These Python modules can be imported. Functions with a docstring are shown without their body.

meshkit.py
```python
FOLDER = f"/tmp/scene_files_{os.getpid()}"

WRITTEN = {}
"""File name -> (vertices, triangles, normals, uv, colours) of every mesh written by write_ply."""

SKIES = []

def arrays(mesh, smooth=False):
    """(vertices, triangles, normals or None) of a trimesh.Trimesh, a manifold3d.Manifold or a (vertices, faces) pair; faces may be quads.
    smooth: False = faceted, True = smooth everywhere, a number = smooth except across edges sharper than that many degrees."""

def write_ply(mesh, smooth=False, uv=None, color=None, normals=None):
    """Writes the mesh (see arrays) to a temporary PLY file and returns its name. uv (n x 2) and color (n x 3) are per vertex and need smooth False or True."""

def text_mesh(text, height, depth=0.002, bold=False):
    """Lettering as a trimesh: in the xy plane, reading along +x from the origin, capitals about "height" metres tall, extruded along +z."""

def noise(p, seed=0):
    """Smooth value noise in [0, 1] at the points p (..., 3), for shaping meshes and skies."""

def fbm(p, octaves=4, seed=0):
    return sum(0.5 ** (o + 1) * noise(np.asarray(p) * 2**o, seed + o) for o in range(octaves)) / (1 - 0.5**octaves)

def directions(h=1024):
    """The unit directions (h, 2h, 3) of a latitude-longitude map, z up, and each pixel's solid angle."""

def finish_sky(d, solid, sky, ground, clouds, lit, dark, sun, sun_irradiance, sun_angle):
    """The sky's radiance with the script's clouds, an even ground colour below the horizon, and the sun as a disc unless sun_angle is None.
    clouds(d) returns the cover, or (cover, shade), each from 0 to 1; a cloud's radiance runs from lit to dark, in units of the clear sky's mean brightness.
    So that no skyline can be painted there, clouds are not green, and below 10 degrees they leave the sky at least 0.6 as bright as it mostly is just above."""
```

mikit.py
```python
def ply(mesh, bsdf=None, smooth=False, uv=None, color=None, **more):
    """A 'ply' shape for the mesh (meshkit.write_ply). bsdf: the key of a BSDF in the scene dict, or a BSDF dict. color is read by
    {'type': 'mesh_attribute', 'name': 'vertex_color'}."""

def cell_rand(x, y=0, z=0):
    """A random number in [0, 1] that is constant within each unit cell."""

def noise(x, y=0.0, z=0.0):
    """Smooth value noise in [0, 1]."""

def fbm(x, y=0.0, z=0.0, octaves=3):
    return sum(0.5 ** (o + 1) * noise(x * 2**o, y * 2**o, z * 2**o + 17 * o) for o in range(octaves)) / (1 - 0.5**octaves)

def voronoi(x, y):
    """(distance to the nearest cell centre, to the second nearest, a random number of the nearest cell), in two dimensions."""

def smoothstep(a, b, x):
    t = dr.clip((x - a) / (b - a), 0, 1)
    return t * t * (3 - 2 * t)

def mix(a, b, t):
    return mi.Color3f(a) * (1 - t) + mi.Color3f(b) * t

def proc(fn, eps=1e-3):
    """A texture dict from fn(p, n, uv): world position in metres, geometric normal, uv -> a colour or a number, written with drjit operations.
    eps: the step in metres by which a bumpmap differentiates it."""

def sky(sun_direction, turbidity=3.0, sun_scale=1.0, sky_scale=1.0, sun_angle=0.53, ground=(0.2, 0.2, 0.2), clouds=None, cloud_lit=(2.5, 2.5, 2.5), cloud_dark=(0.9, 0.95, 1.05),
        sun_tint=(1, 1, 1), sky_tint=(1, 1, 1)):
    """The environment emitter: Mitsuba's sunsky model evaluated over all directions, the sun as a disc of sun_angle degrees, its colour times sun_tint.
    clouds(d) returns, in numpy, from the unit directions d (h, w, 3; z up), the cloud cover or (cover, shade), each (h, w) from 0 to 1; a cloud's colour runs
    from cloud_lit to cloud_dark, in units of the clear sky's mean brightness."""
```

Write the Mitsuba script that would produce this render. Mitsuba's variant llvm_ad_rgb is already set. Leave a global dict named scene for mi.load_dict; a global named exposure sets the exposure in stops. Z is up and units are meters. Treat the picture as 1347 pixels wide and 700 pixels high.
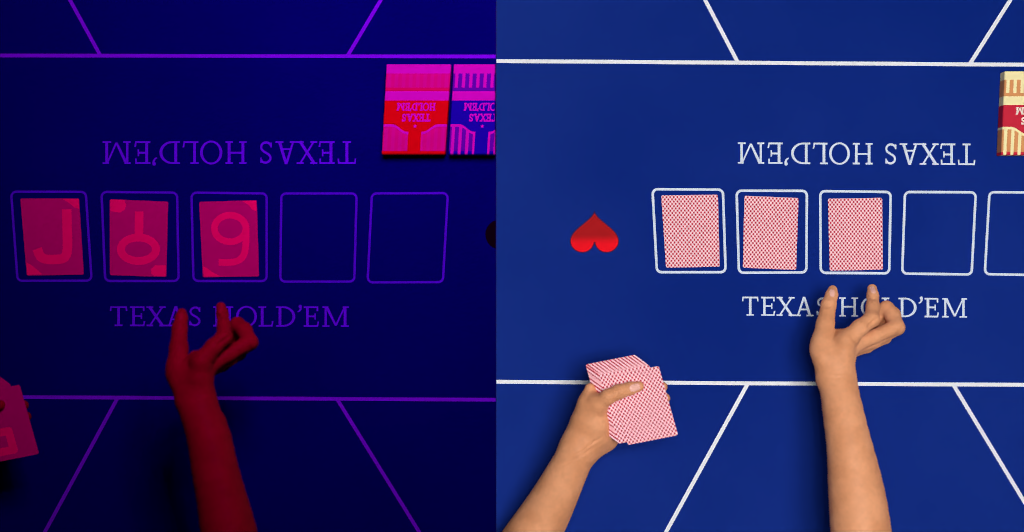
import math, random
import numpy as np, trimesh
import drjit as dr
import mitsuba as mi
import mikit
from mikit import noise, fbm, smoothstep, mix
from shapely.geometry import Polygon, LineString, Point, box as sbox
from shapely.ops import unary_union
from shapely import affinity

T = mi.ScalarTransform4f
rng = np.random.default_rng(7)
scene, labels = {}, {}
exposure = 0.0

# ------------------------------------------------------------------ camera
H = 1.5                      # height of the lens above the mats
PX = 0.87e-3                 # metres of table per photograph pixel
CX, CY = 673.5, 350.0
SEAM = (652.5 - CX) * PX     # where the two mats meet
FOCUS = 0.012
scene['camera'] = {'type': 'thinlens', 'fov': math.degrees(2 * math.atan(CX * PX / H)), 'fov_axis': 'x', 'aperture_radius': 0.010,
                   'focus_distance': H - FOCUS, 'near_clip': 0.05, 'far_clip': 20.0,
                   'to_world': T().look_at(origin=[0, 0, H], target=[0, 0, 0], up=[0, 1, 0])}

# ------------------------------------------------------------------ lamps
# added banks of unseen spotlights; a made-up cut ends each beam at the joint
def beam_cut_right(p, n, uv):
    return mi.Color3f(dr.select(uv.x < 0.5, mi.Float(1), mi.Float(0)))
def beam_cut_left(p, n, uv):
    return mi.Color3f(dr.select(uv.x > 0.5, mi.Float(1), mi.Float(0)))
def bank(name, n, lo, hi, rgb, beam_cut, flat=64.0):
    r = np.random.default_rng(3)
    side = int(math.ceil(math.sqrt(n)))
    for i in range(n):
        cell = ((i % side + r.random()) / side, (i // side + r.random()) / math.ceil(n / side))
        x, y, z = lo[0] + (hi[0] - lo[0]) * cell[0], lo[1] + (hi[1] - lo[1]) * cell[1], lo[2] + (hi[2] - lo[2]) * r.random()
        scene[f'{name}_{i:03d}'] = {'type': 'spot', 'intensity': {'type': 'rgb', 'value': [c / n for c in rgb]}, 'cutoff_angle': 65.0, 'beam_width': flat,
                                    'texture': mikit.proc(beam_cut),
                                    'to_world': T().look_at(origin=[x, y, z], target=[SEAM + (max(0.0, SEAM - x) * 0.012 if beam_cut is beam_cut_right else 0.0), y, 0], up=[0, 1, 0])}
bank('added_white_spot', 49, (-0.20, -0.30, 1.75), (0.80, 0.40, 1.95), (10.6, 10.5, 10.6), beam_cut_right)  # added bank, widened leftwards to fill the shadow beside the arm
bank('added_violet_spot', 49, (-0.16, 0.28, 0.90), (0.13, 0.60, 1.05), (4.15, 0.011, 4.15), beam_cut_left, 12.0)

# ------------------------------------------------------------------ helpers
def P(px, py, z=0.0):
    """the point at height z (metres) above the mats that the photograph shows at this pixel"""
    k = PX * (H - z) / H
    return np.array([(px - CX) * k, (CY - py) * k, z])
def W(pts):
    return [tuple(P(x, y)[:2]) for x, y in pts]
def add(key, mesh, bsdf, **kw):
    scene[key] = mikit.ply(mesh, bsdf, **kw)
    return key
def nm(base, i):
    return base if i == 0 else f'{base}_{i:03d}'
def sheet(poly, z0=-0.0006, z1=0.00022):
    parts = list(poly.geoms) if hasattr(poly, 'geoms') else [poly]
    ms = []
    for p in parts:
        if p.area < 1e-9: continue
        m = trimesh.creation.extrude_polygon(p, z1 - z0, engine='earcut')
        m.apply_translation([0, 0, z0]); ms.append(m)
    return trimesh.util.concatenate(ms)
def pr(color, rough=0.55, spec=0.4, **kw):
    c = color if isinstance(color, dict) else {'type': 'rgb', 'value': list(color)}
    return {'type': 'twosided', 'b': {'type': 'principled', 'base_color': c, 'roughness': rough, 'specular': spec, **kw}}
def bumped(inner, fn, scale, eps=2e-4):
    return {'type': 'twosided', 'b': {'type': 'bumpmap', 't': mikit.proc(fn, eps), 'scale': scale, 'b': inner['b']}}

# ------------------------------------------------------------------ materials
def weave(p, n, uv):
    return fbm(p.x * 900, p.y * 900, 0, octaves=2) * 0.6 + noise(p.x * 60, p.y * 60) * 0.4
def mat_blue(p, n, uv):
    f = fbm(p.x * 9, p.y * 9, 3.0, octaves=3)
    return mix((0.0008, 0.0170, 0.190), (0.0050, 0.0260, 0.228), smoothstep(0.2, 0.8, f * 0.4 + 0.6 * noise(p.x * 3.1 + 4.3, p.y * 3.1)))  # slow noise paints the felt's sheen patches into the colour
def mat_navy(p, n, uv):
    f = fbm(p.x * 8, p.y * 8, 5.0, octaves=3)
    return mix((0.0002, 0.006, 0.098), (0.0006, 0.008, 0.122), f)
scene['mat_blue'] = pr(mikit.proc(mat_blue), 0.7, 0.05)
scene['mat_navy'] = pr(mikit.proc(mat_navy), 0.75, 0.01)
def wear(c, amt=0.10):
    return mikit.proc(lambda p, n, uv: mi.Color3f(*c) * (1 - amt * fbm(p.x * 45, p.y * 45, 2.0)))
scene['white_ink'] = pr(wear((0.86, 0.87, 0.91)), 0.6, 0.08)
scene['pale_ink'] = pr(wear((0.68, 0.76, 0.88)), 0.6, 0.08)
scene['violet_lit_ink'] = pr(wear((0.165, 0.07, 0.66)), 0.7, 0.01)  # white line print, with violet light put into its colour
scene['purple_lit_ink'] = pr(wear((0.070, 0.05, 0.57)), 0.7, 0.01)  # slot outlines: pale print tinted as violet light would show it
scene['indigo_lit_ink'] = pr(wear((0.11, 0.05, 0.72)), 0.7, 0.01)  # lettering: pale print, the violet light painted into the base colour
scene['black_ink'] = pr((0.003, 0.003, 0.003), 0.7, 0.02)
HY0, HY1 = P(0, 308)[1], P(0, 322)[1]
def heart_print(p, n, uv):
    # printed two-tone emblem: deep red point, bright red lobes
    return mix((0.40, 0.007, 0.010), (0.85, 0.004, 0.014), smoothstep(HY0, HY1, p.y))
scene['heart_ink'] = pr(mikit.proc(heart_print), 0.5, 0.02)
scene['dark_red_ink'] = pr((0.09, 0.006, 0.03), 0.5, 0.02)
scene['table_wood'] = pr(mikit.proc(lambda p, n, uv: mix((0.05, 0.03, 0.02), (0.10, 0.06, 0.035), fbm(p.x * 4, p.y * 60, 0))), 0.5)
A = 0.00413
def dots(p, n, uv):
    x, y = uv.x * (2 * math.pi / A), uv.y * (2 * math.pi / (A * 1.26))
    f = dr.cos(x) * dr.cos(y)
    big = smoothstep(-0.06, 0.45, f)
    return mix(mix((0.93, 0.50, 0.53), (0.93, 0.68, 0.72), smoothstep(0.0, 0.8, 0 - f)), (0.50, 0.018, 0.045), big)
scene['card_back'] = pr(mikit.proc(dots), 0.5, 0.08)
def crim(p, n, uv):
    return mi.Color3f(0.44, 0.05, 0.125) * (0.97 + 0.06 * fbm(p.x * 40, p.y * 40))
scene['crimson_card'] = pr(mikit.proc(crim), 0.55, 0.02)
scene['scarlet_print'] = pr((0.78, 0.06, 0.122), 0.55, 0.02)

# ------------------------------------------------------------------ setting
def slab(x0, x1, y0, y1, z0, z1, r=0.0015):
    p = sbox(x0 + r, y0 + r, x1 - r, y1 - r).buffer(r, quad_segs=6)
    m = trimesh.creation.extrude_polygon(p, z1 - z0, engine='earcut'); m.apply_translation([0, 0, z0])
    return m
add('table', slab(-0.85, 0.85, -0.46, 0.62, -0.045, -0.0035, 0.02), 'table_wood')
labels['table'] = {'label': 'wooden table under the two poker mats', 'category': 'table', 'kind': 'structure'}
ML, MR = 'poker_mat', 'poker_mat_001'
add(ML, slab(-0.80, SEAM - 0.00015, -0.43, 0.58, -0.003, 0.0, 0.0001), 'mat_navy')
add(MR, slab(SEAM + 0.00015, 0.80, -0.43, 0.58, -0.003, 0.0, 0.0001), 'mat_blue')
labels[ML] = {'label': 'dark navy poker mat in violet light on the left, violet also painted into its printed lines', 'category': 'poker mat'}
labels[MR] = {'label': 'bright blue poker mat with white printed lines and red heart', 'category': 'poker mat'}

def strip(a, b, w):
    return LineString(W([a, b])).buffer(w * PX / 2, cap_style=2)
CLIP_L, CLIP_R = sbox(-0.795, -1, SEAM - 0.0004, 1), sbox(SEAM + 0.0003, -1, 0.795, 1)
def ray(a, b, k):          # run the line past the picture's edge
    return (a[0] + (b[0] - a[0]) * k, a[1] + (b[1] - a[1]) * k)
def lines(root, clip, ink, w, tops, bots, diag_top, diag_bot):
    b1, b2 = strip(*tops, w).intersection(clip), strip(*bots, w).intersection(clip)
    add(f'{root}__border_line', sheet(b1), ink); add(f'{root}__border_line_001', sheet(b2), ink)
    for i, (a, b) in enumerate(diag_top + diag_bot):
        s = strip(ray(b, a, -0.02), ray(b, a, 2.6 if i < len(diag_top) else 1.35), w).intersection(sbox(-0.79, -0.42, 0.79, 0.57)).difference(b1.buffer(2e-5)).difference(b2.buffer(2e-5)).intersection(clip)
        if hasattr(s, 'geoms'): s = max(s.geoms, key=lambda g: g.area)
        add(f'{root}__' + nm('seat_line', i), sheet(s), ink)
lines(MR, CLIP_R, 'white_ink', 5.1, ((600, 80), (1600, 87.0)), ((600, 502), (1600, 507.8)),
      [((927.5, 0), (971, 83)), ((1329, 0), (1276.5, 83))], [((876, 700), (983.5, 505)), ((1377, 709), (1254.5, 507))])
lines(ML, CLIP_L, 'violet_lit_ink', 4.8, ((-300, 72.5), (700, 74.5)), ((-300, 520.5), (700, 526.2)),
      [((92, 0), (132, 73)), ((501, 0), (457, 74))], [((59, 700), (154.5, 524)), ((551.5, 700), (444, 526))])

def bil(q, s, t):           # quad corners TL TR BR BL
    tl, tr, br, bl = [np.array(c, float) for c in q]
    return (1 - s) * (1 - t) * tl + s * (1 - t) * tr + s * t * br + (1 - s) * t * bl
def round_quad(q, r, seg=5):
    return Polygon(W(q)).buffer(-r * PX).buffer(r * PX, quad_segs=seg)
def slot(q, w, r=8):
    outer = round_quad(q, r, 8)
    return outer.difference(outer.buffer(-w * PX))
SR = [[(856.5, 247.3), (952.5, 248), (956.2, 359.8), (862.6, 359.8)], [(967.2, 249.3), (1063, 249.5), (1062.3, 360), (970.4, 360.6)],
      [(1077.2, 249.8), (1173.3, 251), (1171.2, 361.3), (1078, 360.6)], [(1188.8, 251), (1285.3, 251.4), (1279.6, 362.8), (1185, 361.6)],
      [(1300, 251.2), (1396.5, 252), (1388, 364), (1293.6, 362.3)]]
SL = [[(13, 250.7), (114.2, 251), (122.2, 370.8), (21.8, 371)], [(132, 251), (234.4, 252), (236.6, 371.2), (137, 371.2)],
      [(250.4, 252), (352.3, 253), (352.3, 371.3), (253, 371.2)], [(368.6, 253), (470.7, 253), (467.5, 372), (367.2, 372)],
      [(487.8, 253), (590.7, 252.5), (584, 372.6), (482, 373)]]
for i in range(5):
    add(f'{MR}__' + nm('card_slot', i), sheet(slot(SR[i], 3.3)), 'pale_ink')
    add(f'{ML}__' + nm('card_slot', i), sheet(slot(SL[i], 3.0)), 'purple_lit_ink')

# ------------------------------------------------------------------ lettering: slab-serif capitals drawn as outlines, cap height 1
def R(x0, y0, x1, y1): return sbox(x0, y0, x1, y1)
def st(pts, w): return LineString(pts).buffer(w / 2, cap_style=2, join_style=2)
def ell(cx, cy, rx, ry): return affinity.scale(Point(cx, cy).buffer(1, quad_segs=20), rx, ry)
V, B, F = 0.135, 0.085, 0.08      # stem, thin bar, serif thickness
def serif(x, y, up, e=0.11, w=V): return R(x - w / 2 - e, y if up else y - F, x + w / 2 + e, y + F if up else y)
def gT(w): c = w / 2; return [R(c - V / 2, 0, c + V / 2, 1), serif(c, 0, True, .13), R(.02, 1 - B, w - .02, 1), Polygon([(0, .76), (.07, .76), (.10, 1), (.02, 1)]), Polygon([(w, .76), (w - .07, .76), (w - .10, 1), (w - .02, 1)])]
def gE(w): x = .18; return [R(x - V / 2, 0, x + V / 2, 1), R(0, 0, w - .05, B), R(0, 1 - B, w - .05, 1), R(x, .47, .58, .47 + B), R(.53, .36, .60, .66), Polygon([(w - .11, B), (w - .16, 0), (w - .05, 0), (w, .26), (w - .08, .26)]), Polygon([(w - .12, 1), (w - .04, 1), (w - .04, .76), (w - .12, .76)])]
def gX(w): return [st([(.13, .99), (w - .15, .01)], V), st([(.15, .01), (w - .15, .99)], B), R(0, 1 - F, .33, 1), R(w - .33, 1 - F, w, 1), R(0, 0, .33, F), R(w - .33, 0, w, F)]
def gA(w): c = w / 2; return [Polygon([(.13, 0), (.22, 0), (c + .02, .88), (c + .02, 1.01), (c - .06, 1.01)]), Polygon([(w - .26, 0), (w - .11, 0), (c + .07, 1.01), (c - .06, 1.01)]), R(.27, .31, w - .28, .31 + F), R(0, 0, .34, F), R(w - .38, 0, w, F)]
def gS(w):
    p = [(w - .07, .80), (w - .13, .91), (w / 2, .955), (.14, .88), (.07, .74), (.14, .60), (w / 2, .51), (w - .12, .40), (w - .06, .26), (w - .13, .11), (w / 2, .045), (.13, .10), (.05, .22)]
    q = np.array(p)
    for _ in range(3): q = np.vstack([q[:1]] + [np.vstack([.75 * q[i] + .25 * q[i + 1], .25 * q[i] + .75 * q[i + 1]]) for i in range(len(q) - 1)] + [q[-1:]])
    return [LineString(q).buffer(.052, cap_style=2), R(w - .10, .72, w - .03, .95), R(.02, .06, .09, .28)]
def gH(w): a, b = .20, w - .20; return [R(a - V / 2, 0, a + V / 2, 1), R(b - V / 2, 0, b + V / 2, 1), R(a, .47, b, .47 + B)] + [serif(x, y, y == 0) for x in (a, b) for y in (0, 1)]
def gO(w): return [ell(w / 2, .5, w / 2, .52).difference(ell(w / 2, .5, w / 2 - .13, .44))]
def gL(w): x = .20; return [R(x - V / 2, 0, x + V / 2, 1), serif(x, 1, False, .13), R(.02, 0, w - .05, B), Polygon([(w - .11, B), (w - .16, 0), (w - .05, 0), (w, .28), (w - .08, .28)])]
def gD(w):
    o = ell(.36, .5, w - .36, .5).intersection(R(.36, -1, 2, 2)).union(R(.2, 0, .36, 1)); i = ell(.36, .5, w - .50, .5 - B).intersection(R(.36, -1, 2, 2)).union(R(.2, B, .36, 1 - B))
    return [o.difference(i), R(.2 - V / 2, 0, .2 + V / 2, 1), R(0, 0, .3, F), R(0, 1 - F, .3, 1)]
def gq(w): return [Point(.15, .99).buffer(.085), Polygon([(.235, .99), (.22, .86), (.13, .74), (.02, .70), (.0, .75), (.08, .80), (.12, .90), (.10, .96)])]
def gM(w): a, b = .17, w - .19; return [R(a - .055, 0, a + .055, .97), R(b - V / 2, 0, b + V / 2, 1), Polygon([(a - .05, 1), (a + .11, 1), (w / 2 + .06, .08), (w / 2 - .04, .06)]), Polygon([(b - .05, 1), (b + .03, 1), (w / 2 + .06, .06), (w / 2 - .04, .06)]), R(.0, 1 - F, .30, 1), R(w - .30, 1 - F, w, 1), R(0, 0, .36, F), R(w - .40, 0, w, F)]
GL = [(gT, 0, .87), (gE, 1.0, 1.76), (gX, 1.82, 2.78), (gA, 2.76, 3.78), (gS, 3.92, 4.52), (gH, 5.1, 6.14), (gO, 6.26, 7.30), (gL, 7.36, 8.12), (gD, 8.24, 9.20), (gq, 9.30, 9.54), (gE, 9.62, 10.38), (gM, 10.54, 11.86)]
def words(sel, grow=0.0, gap=0.0):
    out = []
    for k, (g, a, b) in enumerate([GL[i] for i in sel]):
        u = unary_union(g(b - a)).buffer(0)
        out.append(affinity.translate(u, a + gap * k, 0))
    u = unary_union(out)
    return u.buffer(grow) if grow else u
FULL = words(range(12))
def fit(poly, x0, x1, w, yb0, yt0, yb1, yt1):
    """lay lettering 'w' wide between pixel columns x0..x1; baselines and cap lines given at both ends"""
    def f(c):
        c = np.asarray(c); s = c[:, 0] / w
        px = x0 + (x1 - x0) * s
        yb, yt = yb0 + (yb1 - yb0) * s, yt0 + (yt1 - yt0) * s
        py = yb + (yt - yb) * c[:, 1]
        k = PX
        return np.stack([(px - CX) * k, (CY - py) * k], 1)
    from shapely import transform
    return transform(poly, f).buffer(0)
def lettering(key, args, ink):
    add(key, sheet(fit(FULL, args[0], args[1], 11.86, *args[2:])), ink)
lettering(f'{MR}__lettering', (1282.8, 970.5, 189, 217.3, 187.3, 215.4), 'pale_ink')
lettering(f'{MR}__lettering_001', (976, 1272, 415.2, 390.3, 418, 392.3), 'pale_ink')
lettering(f'{ML}__lettering', (468.5, 135, 185.7, 215.8, 185.7, 215.8), 'indigo_lit_ink')
lettering(f'{ML}__lettering_001', (144.5, 459, 429, 403, 430.2, 403), 'indigo_lit_ink')

def smooth_poly(pts, n=3):
    q = np.array(pts, float)
    for _ in range(n): q = np.vstack([np.vstack([.75 * q[i] + .25 * q[(i + 1) % len(q)], .25 * q[i] + .75 * q[(i + 1) % len(q)]]) for i in range(len(q))])
    return Polygon(W(q))
def heart(cx, cy, w, h):
    t = np.linspace(0, 2 * math.pi, 90)
    x = 16 * np.sin(t) ** 3; y = 13 * np.cos(t) - 5 * np.cos(2 * t) - 2 * np.cos(3 * t) - np.cos(4 * t)
    return [(cx + a / 32 * w, cy - h / 2 + (b + 17) / 29 * h) for a, b in zip(x, y)]
hp = Polygon(W(heart(782, 305, 64.5, 55.5))).buffer(0)
add(f'{MR}__heart_outline', sheet(hp.difference(hp.buffer(-0.0009))), 'dark_red_ink')
add(f'{MR}__heart_emblem', sheet(hp.buffer(-0.00092)), 'heart_ink')
labels[f'{MR}__heart_emblem'] = {'label': 'red heart printed upside down on the blue mat'}
sp = smooth_poly([(672, 288), (652, 289), (643, 295), (638.5, 304), (638.5, 313), (643, 322), (652, 328), (672, 328)]).intersection(CLIP_L)
add(f'{ML}__spade_emblem', sheet(sp), 'black_ink')
labels[f'{ML}__spade_emblem'] = {'label': 'black spade emblem cut off by the edge of the navy mat'}

# ------------------------------------------------------------------ cards lying in the slots
def prism(poly, z0, z1, uvf):
    m = trimesh.creation.extrude_polygon(poly, z1 - z0, engine='earcut'); m.apply_translation([0, 0, z0])
    m.unmerge_vertices()
    return m, uvf(np.array(m.vertices))
def frame_uv(q):
    o = P(*q[3])[:2]; ex = P(*q[2])[:2] - o; L = np.linalg.norm(ex); ex /= L; ey = np.array([-ex[1], ex[0]])
    return lambda v: np.stack([(v[:, :2] - o) @ ex, (v[:, :2] - o) @ ey], 1)
CR = [[(869.6, 257), (944.2, 256.2), (946.6, 351), (876, 352.3)], [(979, 257.6), (1050.3, 260.6), (1047, 355.3), (977, 352.3)], [(1088.8, 261.5), (1160.2, 260.3), (1161.3, 354.8), (1091.3, 356.2)]]
CL = [[(27, 261.2), (104.2, 261), (110.6, 361.4), (35.5, 362.6)], [(144.6, 262), (221.5, 265.4), (219, 364.6), (144.8, 362)], [(262, 265.6), (338, 263.4), (341, 363.8), (267, 364.8)]]
for i, q in enumerate(CL):
    k = nm('playing_card', i)
    m, uv = prism(round_quad(q, 2.0), 0.0003, 0.0008, frame_uv(q))
    add(k, m, 'crimson_card', uv=uv)
for i, q in enumerate(CR):
    k = nm('playing_card', i + 3)
    m, uv = prism(round_quad(q, 2.0), 0.0003, 0.0008, frame_uv(q))
    add(k, m, 'card_back', uv=uv)
    labels[k] = {'label': 'face-down card with red dotted back in the %s white slot of the blue mat' % ['first (leftmost)', 'second', 'third'][i], 'category': 'playing card', 'group': 'face-down cards on the blue mat'}
def u2(pts): return [(x / 3.043, 230 + y / 3.043) for x, y in pts]
def chaikin(p, n=3):
    q = np.array(p, float)
    for _ in range(n): q = np.vstack([q[:1]] + [np.vstack([.75 * q[i] + .25 * q[i + 1], .25 * q[i] + .75 * q[i + 1]]) for i in range(len(q) - 1)] + [q[-1:]])
    return q
def stroke(pts, w, n=3): return LineString(W(u2(chaikin(pts, n)))).buffer(w / 3.043 / 2 * PX, cap_style=2)
def flat(pts): return Polygon(W(u2(pts)))
def ring(cx, cy, rx, ry, w):
    t = np.linspace(0, 2 * math.pi, 60)
    return Polygon(W(u2([(cx + (rx + w / 2) * math.cos(a), cy + (ry + w / 2) * math.sin(a)) for a in t]))).difference(Polygon(W(u2([(cx + (rx - w / 2) * math.cos(a), cy + (ry - w / 2) * math.sin(a)) for a in t]))))
marks = [
    (stroke([(268, 138), (270, 220), (272, 300), (262, 336), (215, 340), (165, 336), (150, 296)], 38), flat([(252, 97), (316, 97), (318, 136), (300, 132), (282, 116)]), flat([(107, 352), (122, 358), (150, 380), (170, 398), (112, 400)])),
    (stroke([(558, 147), (557, 245)], 34, 1).union(ring(555, 298, 70, 47, 32)), flat([(443, 99), (498, 101), (506, 120), (500, 140), (480, 152), (444, 146)]), flat([(666, 362), (622, 362), (606, 378), (606, 396), (620, 405), (664, 405)])),
    (ring(922, 215, 63, 53, 27).union(stroke([(985, 205), (986, 280), (976, 330), (940, 352), (876, 350)], 27)), flat([(970, 105), (1026, 104), (1027, 146), (1010, 140), (994, 120)]), flat([(813, 366), (830, 374), (852, 390), (884, 407), (818, 407)])),
]
for i, (big, c1, c2) in enumerate(marks):
    k = nm('playing_card', i)
    add(f'{k}__rank_mark', sheet(big, 0.0006, 0.00095), 'scarlet_print')
    add(f'{k}__corner_mark', sheet(c1, 0.0006, 0.00095), 'scarlet_print'); add(f'{k}__corner_mark_001', sheet(c2, 0.0006, 0.00095), 'scarlet_print')
    labels[k] = {'label': ['crimson card with a large letter J in the leftmost slot', 'crimson card with an upside-down figure 6 in the second slot', 'crimson card with a figure 9 in the third slot'][i] + ' of the navy mat', 'category': 'playing card', 'group': 'crimson cards on the navy mat'}

# ------------------------------------------------------------------ boxes of cards
def box_print(c1, c2, cream, slim):
    def fn(p, n, uv):
        u, v = uv.x, uv.y
        c = mi.Color3f(*cream)
        s = dr.abs(u * 9.0 - dr.floor(u * 9.0) - 0.5) * 2
        stripe = smoothstep(0.38, 0.52, s) if not slim else 0.58 + 0.16 * smoothstep(0.3, 0.7, s)
        d = dr.abs(u - 0.5)
        curve = 0.665 + 0.085 * smoothstep(0.36, 0.12, d)
        c = dr.select((v > 0.105) & (v < 0.262), c * (1 - stripe) + mi.Color3f(*c2) * stripe, c)
        c = dr.select((v > 0.262) & (v < 0.300), mi.Color3f(*c2), c)
        shield = (v > 0.405) & ((v < curve) | (d < 0.10))
        below = (v > curve + 0.03) & (d >= 0.10)
        c = dr.select(below, c * (1 - stripe) + mi.Color3f(*c2) * stripe, c)
        c = dr.select(shield, mi.Color3f(*c1), c)
        c = dr.select((v > 0.965) & (stripe > 0.5), mi.Color3f(*c1), c)
        return c
    return fn
def full_quad(q, clipx=None):
    return q
def card_box(i, q, m_body, m_text, h=0.020, wide=1.0, clip=None):
    """q: TL TR BR BL pixels of the top face; wide < 1: only that share of the box's width stands on the mat"""
    k = nm('card_box', i)
    c = [P(x, y, h)[:2] for x, y in q]
    base = Polygon(c)
    if clip is not None: base = base.intersection(clip)
    base = base.buffer(-0.0012).buffer(0.0012, quad_segs=3) if clip is None else base
    tl, tr, br, bl = c
    def uvf(v):
        # invert the parallelogram
        ex, ey = ((tr - tl) + (br - bl)) / 2, ((bl - tl) + (br - tr)) / 2
        Mx = np.linalg.inv(np.stack([ex, ey], 1)); o = (tl + tr + br + bl) / 4
        return ((v[:, :2] - o) @ Mx.T) + 0.5
    r = 0.0009
    lo, mid = trimesh.creation.extrude_polygon(base, h - r - 0.0003, engine='earcut'), None
    lo.apply_translation([0, 0, 0.0003])
    inner = base.buffer(-r) if clip is None else base.buffer(-r).union(base.intersection(sbox(SEAM - 0.006, -1, SEAM, 1)).buffer(-r, cap_style=2)).intersection(clip)
    # chamfered rim
    ob, ib = np.array(base.exterior.coords)[:-1], None
    n = len(ob); cen = ob.mean(0)
    ib = ob + (cen - ob) / np.linalg.norm(cen - ob, axis=1, keepdims=True) * r * 1.3
    vs = np.vstack([np.c_[ob, np.full(n, 0.0003)], np.c_[ob, np.full(n, h - r)], np.c_[ib, np.full(n, h)], [[*cen, h]]])
    fs = []
    for a in range(n):
        b = (a + 1) % n
        fs += [[a, b, n + b], [a, n + b, n + a], [n + a, n + b, 2 * n + b], [n + a, 2 * n + b, 2 * n + a], [2 * n + a, 2 * n + b, 3 * n]]
    m = trimesh.Trimesh(vs, np.array(fs), process=False)
    m.unmerge_vertices()
    add(f'{k}__carton', m, m_body, uv=uvf(np.array(m.vertices)))
    # lettering, upside down for the photographer
    def place(poly, w, u0, u1, v_base, v_cap):
        from shapely import transform
        def f(cc):
            cc = np.asarray(cc); s = cc[:, 0] / w
            u = u0 + (u1 - u0) * s; v = v_base + (v_cap - v_base) * cc[:, 1]
            return np.array([(1 - a) * (1 - b) * tl + a * (1 - b) * tr + a * b * br + (1 - a) * b * bl for a, b in zip(u, v)])
        out = transform(poly, f).buffer(0)
        return out.intersection(clip.buffer(-0.0008)) if clip is not None else out
    t1 = words(range(0, 5), 0.06); t2 = affinity.translate(words(range(5, 12), 0.06), -5.1, 0)
    for j, (pl) in enumerate((place(t1, 4.52, 0.73, 0.29, 0.555, 0.635), place(t2, 6.76, 0.80, 0.20, 0.435, 0.515))):
        add(f'{k}__' + nm('lettering', j), sheet(pl, h - 0.0003, h + 0.00015), m_text)
    tt = np.linspace(0, 2 * math.pi, 11)[:-1]
    star = Polygon([tuple((1 - a) * (1 - b) * tl + a * (1 - b) * tr + a * b * br + (1 - a) * b * bl) for a, b in [(0.5 + (0.035 if z % 2 else 0.016) * math.sin(x), 0.69 + (0.025 if z % 2 else 0.012) * math.cos(x)) for z, x in enumerate(tt)]])
    if clip is not None: star = star.intersection(clip)
    add(f'{k}__star', sheet(star, h - 0.0003, h + 0.00015), m_text)
    # tuck flap seam at the far end
    flap = LineString([tuple(tl * .94 + bl * .06), tuple(tr * .94 + br * .06)]).buffer(0.00025, cap_style=2)
    return k
scene['red_box_print'] = pr(mikit.proc(box_print((0.53, 0.05, 0.001), (0.50, 0.05, 0.08), (0.48, 0.40, 0.39), True)), 0.5, 0.02)
scene['blue_box_print'] = pr(mikit.proc(box_print((0.004, 0.02, 0.30), (0.09, 0.05, 0.30), (0.48, 0.40, 0.39), False)), 0.5, 0.02)
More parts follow.
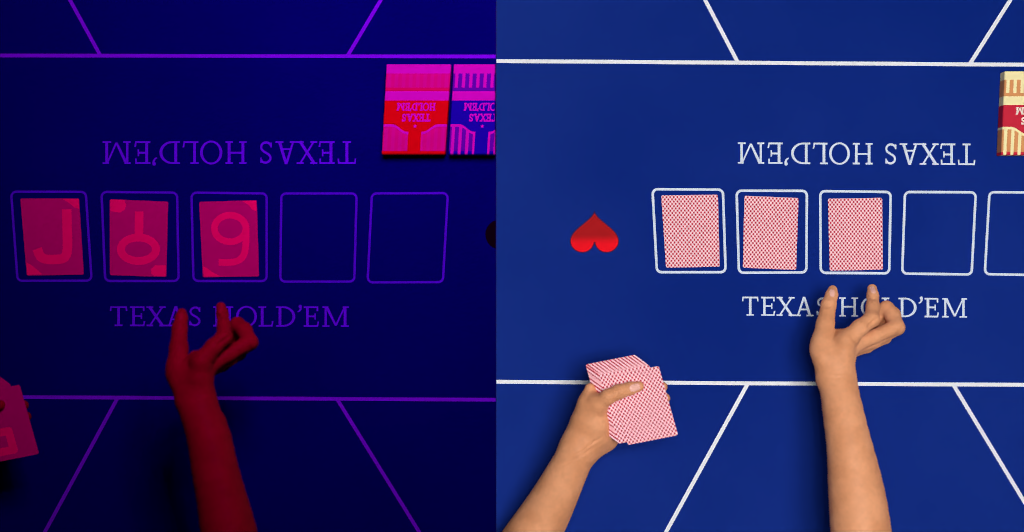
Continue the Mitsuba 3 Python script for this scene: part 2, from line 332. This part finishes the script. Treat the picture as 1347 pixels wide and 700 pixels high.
scene['cream_box_print'] = pr(mikit.proc(box_print((0.60, 0.018, 0.045), (0.72, 0.30, 0.11), (0.96, 0.84, 0.43), False)), 0.5, 0.08)
scene['pink_ink'] = pr((0.47, 0.40, 0.43), 0.5, 0.02)
scene['cream_ink'] = pr((0.84, 0.74, 0.62), 0.5, 0.3)
b0 = card_box(0, [(508.5, 84.3), (593.5, 84.3), (585.5, 203), (502, 203)], 'red_box_print', 'pink_ink')
b1 = card_box(1, [(597, 84.3), (682, 84.3), (674, 203), (590, 203)], 'blue_box_print', 'pink_ink', clip=sbox(-2, -1, SEAM - 0.0006, 1))
b2 = card_box(2, [(1322, 93.5), (1407, 93.5), (1401.5, 204), (1317, 204)], 'cream_box_print', 'cream_ink', h=0.0145)
labels[b0] = {'label': 'red card box with pink stripes on the navy mat, left of the blue box', 'category': 'card box'}
labels[b1] = {'label': 'blue card box with pink stripes at the edge of the navy mat', 'category': 'card box'}
labels[b2] = {'label': 'cream and red striped card box at the right edge of the blue mat', 'category': 'card box'}

# ------------------------------------------------------------------ decks
def deck(key, dx, dy, bsdf, n=52, zb=0.074):
    th = 0.00032
    ztop = zb + n * th
    tr, br, bl = np.array([866.5, 481.5]), np.array([892, 572.5]), np.array([826, 585.5])
    tl = tr + bl - br
    q0 = np.array([tl, tr, br, bl]) + [dx, dy]
    for i in range(n):
        f = i / (n - 1)                       # 0 bottom .. 1 top
        j = np.array([0.0, 0.0]) if i >= n - 2 else np.array([-12.5, -1.5]) + np.array([-18, -13.5]) * (1 - i / (n - 3)) ** 0.9 + rng.normal(0, 0.10, 2)
        z = zb + i * th
        pts = [P(*(c + j), z)[:2] for c in q0]
        poly = Polygon([tuple(p) for p in pts]).buffer(-0.002).buffer(0.002, quad_segs=4)
        o = pts[3]; ex = pts[2] - o; ex = ex / np.linalg.norm(ex); ey = np.array([-ex[1], ex[0]])
        m, uv = prism(poly, z, z + th * 0.94, lambda v: np.stack([(v[:, :2] - o) @ ex, (v[:, :2] - o) @ ey], 1))
        add(f'{key}__' + nm('card', i), m, bsdf, uv=uv)
    return ztop, q0
ztop, _ = deck('card_deck_001', 0, 0, 'card_back')
ZT = ztop
zt2, q2 = deck('card_deck', -840.5, 24.5, 'crimson_card')
labels['card_deck'] = {'label': 'crimson deck of cards held at the left edge of the navy mat', 'category': 'card deck'}
labels['card_deck_001'] = {'label': 'slanted deck of red dotted cards held in a hand over the blue mat', 'category': 'card deck'}
def fq(s, t): return tuple(P(*bil(q2, s, t), zt2)[:2])
fr = Polygon([fq(.12, .55), fq(.62, .55), fq(.62, .93), fq(.12, .93)]); fr = fr.buffer(-.004).buffer(.004)
add('card_deck__frame_mark', sheet(fr.difference(fr.buffer(-0.0085)), zt2 - 0.0002, zt2 + 0.0001), 'scarlet_print')

# ------------------------------------------------------------------ people: arms as one smooth surface each (signed distances, surface nets)
def smin(a, b, k):
    h = np.maximum(k - np.abs(a - b), 0) / k
    return np.minimum(a, b) - h * h * k * 0.25
class Chain:
    def __init__(self, pts, k=0.004):
        """pts: (px, py, z in mm, radius in px, or (radius across, flatness))"""
        self.p = [P(x, y, z / 1000) for x, y, z, *_ in pts]
        self.r = [q[3] * PX * (H - q[2] / 1000) / H for q in pts]
        self.k = k
    def d(self, X):
        out = None
        for i in range(len(self.p) - 1):
            a, b = self.p[i], self.p[i + 1]
            ab = b - a
            t = np.clip(((X - a) @ ab) / (ab @ ab), 0, 1)
            v = np.linalg.norm(X - a - t[:, None] * ab, axis=1) - (self.r[i] + (self.r[i + 1] - self.r[i]) * t)
            out = v if out is None else smin(out, v, self.k)
        return out
def flowing(c):
    """a forearm's few sections, joined by a smooth run of many"""
    from scipy.interpolate import PchipInterpolator, CubicSpline
    c = np.array(c, float); t = np.r_[0, np.cumsum(np.linalg.norm(np.diff(c[:, :2], axis=0), axis=1))]
    u = np.linspace(0, t[-1], 24)
    return [tuple(r) for r in np.c_[CubicSpline(t, c[:, :3])(u), PchipInterpolator(t, c[:, 3])(u)]]
def arm_field(spec):
    core = [Chain(flowing(c), 0.0015) if len(c) > 5 else Chain(c, 0.006) for c in spec['core']]
    fingers = [(Chain(c, 0.003), k) for c, k in spec['fingers']]
    creases = [(P(*c[:2], c[2] / 1000), np.array(c[3], float) / np.linalg.norm(c[3]), c[4], c[5]) for c in spec.get('creases', [])]
    bumps = [(P(*b[:2], b[2] / 1000), b[3], b[4]) for b in spec.get('bumps', [])]
    def f(X):
        base = None
        for c in core:
            v = c.d(X); base = v if base is None else smin(base, v, spec.get('k', 0.016))
        out = base
        for c, k in fingers:
            out = smin(out, smin(base, c.d(X), k), 0.0012)
        for o, n, rad, depth in creases:           # shallow folds of skin across the joints
            q = X - o; t = q @ n; away = np.linalg.norm(q - t[:, None] * n, axis=1)
            out = out + depth * np.exp(-(t / 0.0013) ** 2) * np.exp(-(away / rad) ** 4)
        for o, rad, height in bumps:
            out = out - height * np.exp(-(np.linalg.norm(X - o, axis=1) / rad) ** 2)
        return out
    return f, core + [c for c, _ in fingers]
def surface_nets(f, lo, hi, h):
    n = np.ceil((hi - lo) / h).astype(int) + 1
    ax = [lo[i] + h * np.arange(n[i]) for i in range(3)]
    cs = 5                                  # coarse pass first; fine values only near the surface
    nc = -(-n // cs) + 1
    cg = np.stack(np.meshgrid(*[lo[i] + h * cs * np.arange(nc[i]) for i in range(3)], indexing='ij'), -1).reshape(-1, 3)
    C = f(cg).reshape(nc)
    D = np.repeat(np.repeat(np.repeat(C, cs, 0), cs, 1), cs, 2)[:n[0], :n[1], :n[2]]
    near = np.argwhere(np.abs(D) < h * cs * 1.9)
    D[tuple(near.T)] = np.concatenate([f(lo + h * c) for c in np.array_split(near, max(1, len(near) // 60000))])
    S = D < 0
    corner = [(i, j, k) for i in (0, 1) for j in (0, 1) for k in (0, 1)]
    cells = sum(S[i:n[0] - 1 + i, j:n[1] - 1 + j, k:n[2] - 1 + k].astype(int) for i, j, k in corner)
    act = (cells > 0) & (cells < 8)
    idx = -np.ones(act.shape, int); idx[act] = np.arange(act.sum())
    c = np.argwhere(act)
    acc, cnt = np.zeros((len(c), 3)), np.zeros(len(c))
    for a in corner:
        for b in corner:
            if sum(abs(x - y) for x, y in zip(a, b)) != 1 or a > b: continue
            da, db = D[tuple((c + a).T)], D[tuple((c + b).T)]
            x = (da < 0) != (db < 0)
            t = np.where(x, da / np.where(x, da - db, 1), 0)
            acc += np.where(x[:, None], np.array(a) + t[:, None] * (np.array(b) - np.array(a)), 0); cnt += x
    V = lo + h * (c + acc / cnt[:, None])
    quads = []
    for axis in range(3):
        o1, o2 = (axis + 1) % 3, (axis + 2) % 3
        e = np.zeros(3, int); e[axis] = 1
        sl = [slice(1, n[i] - 1) for i in range(3)]; sl[axis] = slice(0, n[axis] - 1)
        s0 = S[tuple(sl)]; sl2 = list(sl); sl2[axis] = slice(1, n[axis]); s1 = S[tuple(sl2)]
        g = np.argwhere(s0 != s1); off = np.array([1, 1, 1]); off[axis] = 0; g = g + off
        flip = ~S[tuple(g.T)]
        d1, d2 = np.zeros(3, int), np.zeros(3, int); d1[o1] = 1; d2[o2] = 1
        q = np.stack([idx[tuple((g - d1 - d2).T)], idx[tuple((g - d2).T)], idx[tuple(g.T)], idx[tuple((g - d1).T)]], 1)
        q[flip] = q[flip][:, ::-1]
        quads.append(q)
    Q = np.vstack(quads)
    return V, Q
def grad(f, X, e=4e-4):
    return value_grad(f, X, e)[1]
def value_grad(f, X, e=4e-4):
    K = np.array([[1, -1, -1], [-1, -1, 1], [-1, 1, -1], [1, 1, 1]], float)
    d = np.stack([f(X + e * k) for k in K])
    return d.mean(0), d.T @ K / (4 * e)
def build_arm(key, spec, bsdf, h=0.0024):
    f, chains = arm_field(spec)
    pts = np.vstack([np.array(c.p) for c in chains]); rad = max(max(c.r) for c in chains)
    lo, hi = pts.min(0) - rad - 0.008, pts.max(0) + rad + 0.008
    V, Q = surface_nets(f, lo, hi, h)
    for _ in range(2):
        v, g = value_grad(f, V); V = V - 0.9 * (v / np.maximum((g ** 2).sum(1), 1e-3))[:, None] * g
    tris = np.vstack([Q[:, [0, 1, 2]], Q[:, [0, 2, 3]]])
    V, tris = trimesh.remesh.subdivide(V, tris)
    for _ in range(2):
        v, g = value_grad(f, V); V = V - 0.9 * (v / np.maximum((g ** 2).sum(1), 1e-3))[:, None] * g
    # rosier skin over fingertips and knuckles
    red = np.zeros(len(V))
    for x, y, z, r in spec['rosy']:
        red = np.maximum(red, np.exp(-(np.linalg.norm(V - P(x, y, z / 1000), axis=1) / r) ** 2))
    m = trimesh.Trimesh(V, tris, process=False)
    if m.volume < 0: m.invert()
    add(key, m, bsdf, smooth=True, color=np.stack([red, red * 0, red * 0], 1))
    return f
def nail(key, f, px, z_mm, ang, L, Wd, bsdf, tilt=None):
    """a curved plate sunk into the finger's back, seen from above at this pixel"""
    c = P(*px, z_mm / 1000)
    d = np.array([math.cos(ang), math.sin(ang), 0]); s = np.array([-d[1], d[0], 0])
    nu, nv = 13, 11
    vs = []
    for a in np.linspace(-1, 1, nu):
        for b in np.linspace(-1, 1, nv):
            # square-ish oval outline
            rr = max(abs(a), abs(b)); th = math.atan2(b, a); e = (abs(math.cos(th)) ** 3.2 + abs(math.sin(th)) ** 3.2) ** (-1 / 3.2)
            u, w = rr * e * math.cos(th), rr * e * math.sin(th)
            x = c + d * u * L / 2 + s * w * Wd / 2
            lift = 0.00045 * (1 - rr ** 6) - 0.0003
            vs.append([*x[:2], lift])
    vs = np.array(vs)
    X = np.c_[vs[:, :2], np.full(len(vs), c[2] + 0.014)]
    for _ in range(40):                      # drop onto the finger
        X[:, 2] -= np.clip(f(X), -0.004, 0.004) * 0.9
    for _ in range(6):
        g = grad(f, X); X = X - 0.7 * (f(X) / np.maximum((g ** 2).sum(1), 0.05))[:, None] * g
    X[:, 2] += vs[:, 2]
    fc = [[i * nv + j, (i + 1) * nv + j, (i + 1) * nv + j + 1, i * nv + j + 1] for i in range(nu - 1) for j in range(nv - 1)]
    add(key, (X, np.array(fc)), bsdf, smooth=True)

def skin_color(lo, hi, rosy):
    def fn(p, n, uv):
        a = fbm(p.x * 55, p.y * 55, p.z * 55, octaves=3); a = smoothstep(0.25, 0.75, a); b = fbm(p.x * 330, p.y * 330, p.z * 330, octaves=2)
        return mix(lo, hi, a) * (0.94 + 0.12 * b)
    return fn
def skin_bump(p, n, uv):
    a = noise(p.x * 900, p.y * 500, p.z * 900); b = noise(p.x * 2000 + p.y * 900, p.y * 1400 - p.x * 700, p.z * 1800); c = noise(p.x * 140, p.y * 420, p.z * 200)
    return a * 0.45 + b * 0.25 + c * 0.5
class _S: pass
def skin(name, lo, hi, rosy, spec):
    base = {'type': 'principled', 'base_color': mikit.proc(skin_color(lo, hi, rosy)), 'roughness': 0.48, 'specular': spec}
    rose = {'type': 'principled', 'base_color': {'type': 'rgb', 'value': list(rosy)}, 'roughness': 0.45, 'specular': spec}
    scene[name] = {'type': 'twosided', 'b': {'type': 'bumpmap', 't': mikit.proc(skin_bump, 2e-4), 'scale': 0.00035,
                   'b': {'type': 'blendbsdf', 'weight': {'type': 'mesh_attribute', 'name': 'vertex_color'}, 'a': base, 'c': rose}}}
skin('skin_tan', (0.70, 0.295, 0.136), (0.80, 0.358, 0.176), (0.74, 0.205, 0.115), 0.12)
skin('skin_dim_red', (0.195, 0.075, 0.009), (0.225, 0.085, 0.011), (0.24, 0.075, 0.012), 0.02)  # darkened copy of the skin; dim red light put into the colour
scene['nail_pink'] = pr((0.88, 0.47, 0.37), 0.35, 0.2)
scene['nail_dim_red'] = pr((0.24, 0.085, 0.016), 0.4, 0.03)  # nail colour darkened the same way, standing in for dim red light

# the dealing hand (right hand): thumb and index raised, the other fingers curled; pixels of the photograph, z in mm, radius in px
DEAL = {
    'k': 0.010,
    'core': [
        [(1089, 497, 72, 13.5), (1085, 470, 70, 14.5), (1083.5, 452, 66, 13)],                 # thumb side of the palm
        [(1109, 497, 74, 13.0), (1107, 470, 76, 13.0), (1111, 450, 77, 11)],                 # index metacarpal
        [(1109, 494, 68, 11.5), (1112, 466, 66, 11), (1122, 453, 64, 10)],                   # middle and ring metacarpals
        [(1108, 492, 60, 12.0), (1104, 468, 54, 12.0)],
        [(1097, 455, 68, 10), (1106, 441.5, 68, 7.5)],                                        # web of the thumb
    ],
    'fingers': [
        ([(1080, 458, 66, 14.0), (1085.5, 427, 58, 11.8), (1090.0, 401, 50, 9.6), (1094.0, 388, 45, 7.8), (1095.2, 381.5, 42, 6.2)], 0.010),
        ([(1113, 449, 78, 12.5), (1131, 431, 76, 10.6), (1146.3, 420, 70, 10.2), (1148.2, 404, 58, 8.6), (1148.0, 389, 48, 7.6), (1147.2, 380, 42, 6.4)], 0.008),
        ([(1120, 455, 66, 11.0), (1150, 443, 58, 9.0), (1179, 430, 50, 10.2), (1174, 414, 38, 10.0), (1166, 405.5, 31, 9.4), (1154, 414, 26, 8.0), (1150, 424, 26, 7)], 0.007),
        ([(1118, 459, 56, 10.5), (1150, 449, 46, 9.0), (1180, 431, 36, 9.8), (1174, 419, 22, 9.2), (1162, 424, 16, 8)], 0.007),
        ([(1114, 463, 48, 10), (1140, 456, 36, 8.2), (1164, 444, 26, 8.2), (1160, 432, 14, 7.6), (1150, 432, 10, 6.8)], 0.007),
    ],
    'creases': [(1089.5, 403, 58, (.15, -.95, -.25), .009, .0010), (1090.5, 399.5, 58, (.15, -.95, -.25), .008, .0008), (1148, 391, 54, (0, -.9, -.4), .008, .0012), (1147, 423, 78, (.5, -.8, -.2), .009, .0010), (1144, 425, 78, (.6, -.75, -.2), .008, .0007), (1178, 434, 56, (.95, .3, 0), .007, .0009), (1123, 449, 84, (.8, .6, 0), .010, .0008),
                (1100, 497, 88, (.05, 1, 0), .020, .0005), (1101, 491, 88, (-.05, 1, 0), .018, .0004), (1096, 437, 66, (.85, -.5, 0), .013, .0012), (1182, 434, 56, (.9, -.35, -.2), .007, .0004)],
    'bumps': [(1113, 446, 88, .008, .0012), (1180, 431, 60, .006, .0008), (1130, 447, 72, .005, .0006), (1086, 428, 68, .008, .0008)],
    'rosy': [(1095, 381, 44, .009), (1147, 380, 44, .009), (1184, 430, 55, .008), (1114, 446, 88, .007), (1147, 421, 78, .006), (1090, 402, 58, .006), (1100, 445, 72, .010), (1168, 405, 38, .007)],
    'wrist': (1099, 493),
}
ARM_R = [(1099.8, 500, 72, 21.5), (1103.5, 513, 75, 23.5), (1109, 543, 82, 25.5), (1115, 575, 88, 27.5), (1120.5, 606, 92, 30.6), (1125, 637, 96, 34.2), (1129, 668, 99, 36.6), (1132.5, 702, 102, 38.2), (1140, 760, 106, 40), (1150, 850, 112, 42), (1160, 930, 118, 42)]
ARM_L = [(257, 529, 200, 21.5), (262, 542, 202, 24.0), (271, 563, 206, 26.5), (281, 609, 212, 28.5), (291, 654, 216, 31.0), (300.5, 700, 220, 35), (314, 770, 226, 38), (330, 850, 232, 40), (346, 930, 236, 40)]
def move_spec(spec, to, ang, dz, scale=1.0, off=None):
    ca, sa = math.cos(ang), math.sin(ang); wx, wy = spec.get('wrist', (0, 0))
    def mv(p):
        x, y = (p[0] - wx) * scale, (p[1] - wy) * scale
        return (to[0] + ca * x + sa * y, to[1] - sa * x + ca * y, p[2] + dz, *p[3:])
    out = dict(spec)
    out['core'] = [[mv(p) for p in c] for c in spec['core']]
    out['fingers'] = [([mv(p) for p in c], k) for c, k in spec['fingers']]
    for kk in ('creases', 'bumps', 'rosy'): out[kk] = [mv(p) for p in spec.get(kk, [])]
    out['mv'] = mv
    return out
spec_r = move_spec(DEAL, (1099, 493), 0.0, 0)
spec_r['core'] = spec_r['core'] + [ARM_R]
spec_l = move_spec(DEAL, (256.5, 522), math.radians(7), 128)
spec_l['core'] = spec_l['core'] + [ARM_L]

# the hand that holds the deck (left hand): thumb over the top card, fingers under and round its far side
z0 = ZT * 1000
HOLD = {
    'k': 0.014,
    'core': [
        [(643, 805, 40, 40), (690, 722, 43, 36), (714, 682, 49, 32.0), (733, 647, 60, 28.0), (748.5, 616, 67, 24.8), (758.5, 598, 70, 23)],
        [(757.5, 588, 72, 16), (769, 560, 69, 16), (781, 536, 74, 14)],                              # thumb metacarpal
        [(762, 586, 66, 16), (781, 545, 57, 15), (790, 520, 55, 12.5)],                              # index metacarpal
        [(767, 588, 62, 16), (792, 560, 53, 15), (806, 536, 50, 12)],
        [(776, 586, 58, 14.5), (797, 576, 54, 13.5), (812, 562, 50, 11)],
        [(768, 575, 68, 16), (790, 575, 60, 14)],
        [(767, 550, 78, 10.5), (773, 527, 80, 8.5), (776, 511, 78, 6.0)],
        [(780, 540, 82, 12.5), (787, 556, 80, 11.5), (788, 570, 74, 10.5)],
    ],
    'fingers': [
        ([(779, 541, 74, 13.6), (788, 531, 90, 11.0), (800, 522, z0 + 7.5, 9.6), (814, 515.5, z0 + 8.5, 9.3), (829, 511, z0 + 7, 8.2), (840.5, 508.2, z0 + 5, 6.6)], 0.010),
        ([(788, 522, 55, 11.5), (806, 504, 56, 9.2), (830, 492, 62, 8.2), (846, 488, 64, 7)], 0.007),
        ([(806, 538, 50, 11), (838, 520, 55, 9), (862, 511, 64, 7.5), (871.0, 509, 76, 6.2), (871.5, 508.5, 80, 5.8)], 0.007),
        ([(808, 550, 49, 11), (840, 536, 53, 9), (866, 526, 62, 7.4), (874.5, 524, 75, 6.2), (875.0, 523.5, 79, 5.8)], 0.007),
        ([(812, 562, 50, 10), (838, 556, 56, 8), (860, 550, 64, 6.8), (866, 549, 66, 6)], 0.007),
    ],
    'creases': [(813, 516, z0 + 16, (.95, .3, 0), .008, .0010), (816, 515, z0 + 16, (.95, .3, 0), .008, .0008), (811, 517, z0 + 16, (.95, .3, 0), .008, .0004), (768, 592, 92, (.55, -.8, 0), .020, .0011), (762, 601, 92, (.5, -.85, 0), .022, .0009), (772, 585, 90, (.35, -.9, 0), .016, .0004), (788, 552, 88, (.9, .3, 0), .014, .0010)],
    'bumps': [(786, 532, 94, .009, .0014), (814, 515, z0 + 14, .007, .0005), (775, 560, 82, .012, .001), (790, 575, 76, .012, .001)],
    'rosy': [(842, 508, z0 + 6, .009), (872, 509, 80, .008), (875, 524, 79, .008), (786, 532, 92, .008)],
    'wrist': (0, 0),
}
hold_r = move_spec(HOLD, (0, 0), 0, 0)
hold_l = move_spec(HOLD, (-840.5, 24.5), 0, 0)
for who, deal, hold, sk, nl in (('person', spec_l, hold_l, 'skin_dim_red', 'nail_dim_red'), ('person_001', spec_r, hold_r, 'skin_tan', 'nail_pink')):
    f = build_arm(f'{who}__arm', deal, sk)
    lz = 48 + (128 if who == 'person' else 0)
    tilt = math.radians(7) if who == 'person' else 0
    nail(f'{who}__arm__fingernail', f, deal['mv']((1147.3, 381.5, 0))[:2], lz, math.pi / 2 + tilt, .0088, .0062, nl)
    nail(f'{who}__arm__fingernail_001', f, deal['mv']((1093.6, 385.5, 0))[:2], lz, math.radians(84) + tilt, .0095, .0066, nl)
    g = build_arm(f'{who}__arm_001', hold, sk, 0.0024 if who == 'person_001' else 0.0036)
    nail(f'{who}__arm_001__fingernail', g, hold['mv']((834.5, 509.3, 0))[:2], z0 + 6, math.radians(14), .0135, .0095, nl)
labels['person'] = {'label': 'person with dim red light painted into the skin, reaching over the navy mat, thumb and finger raised', 'category': 'person'}
labels['person_001'] = {'label': 'person with two tan bare arms reaching over the blue mat', 'category': 'person'}
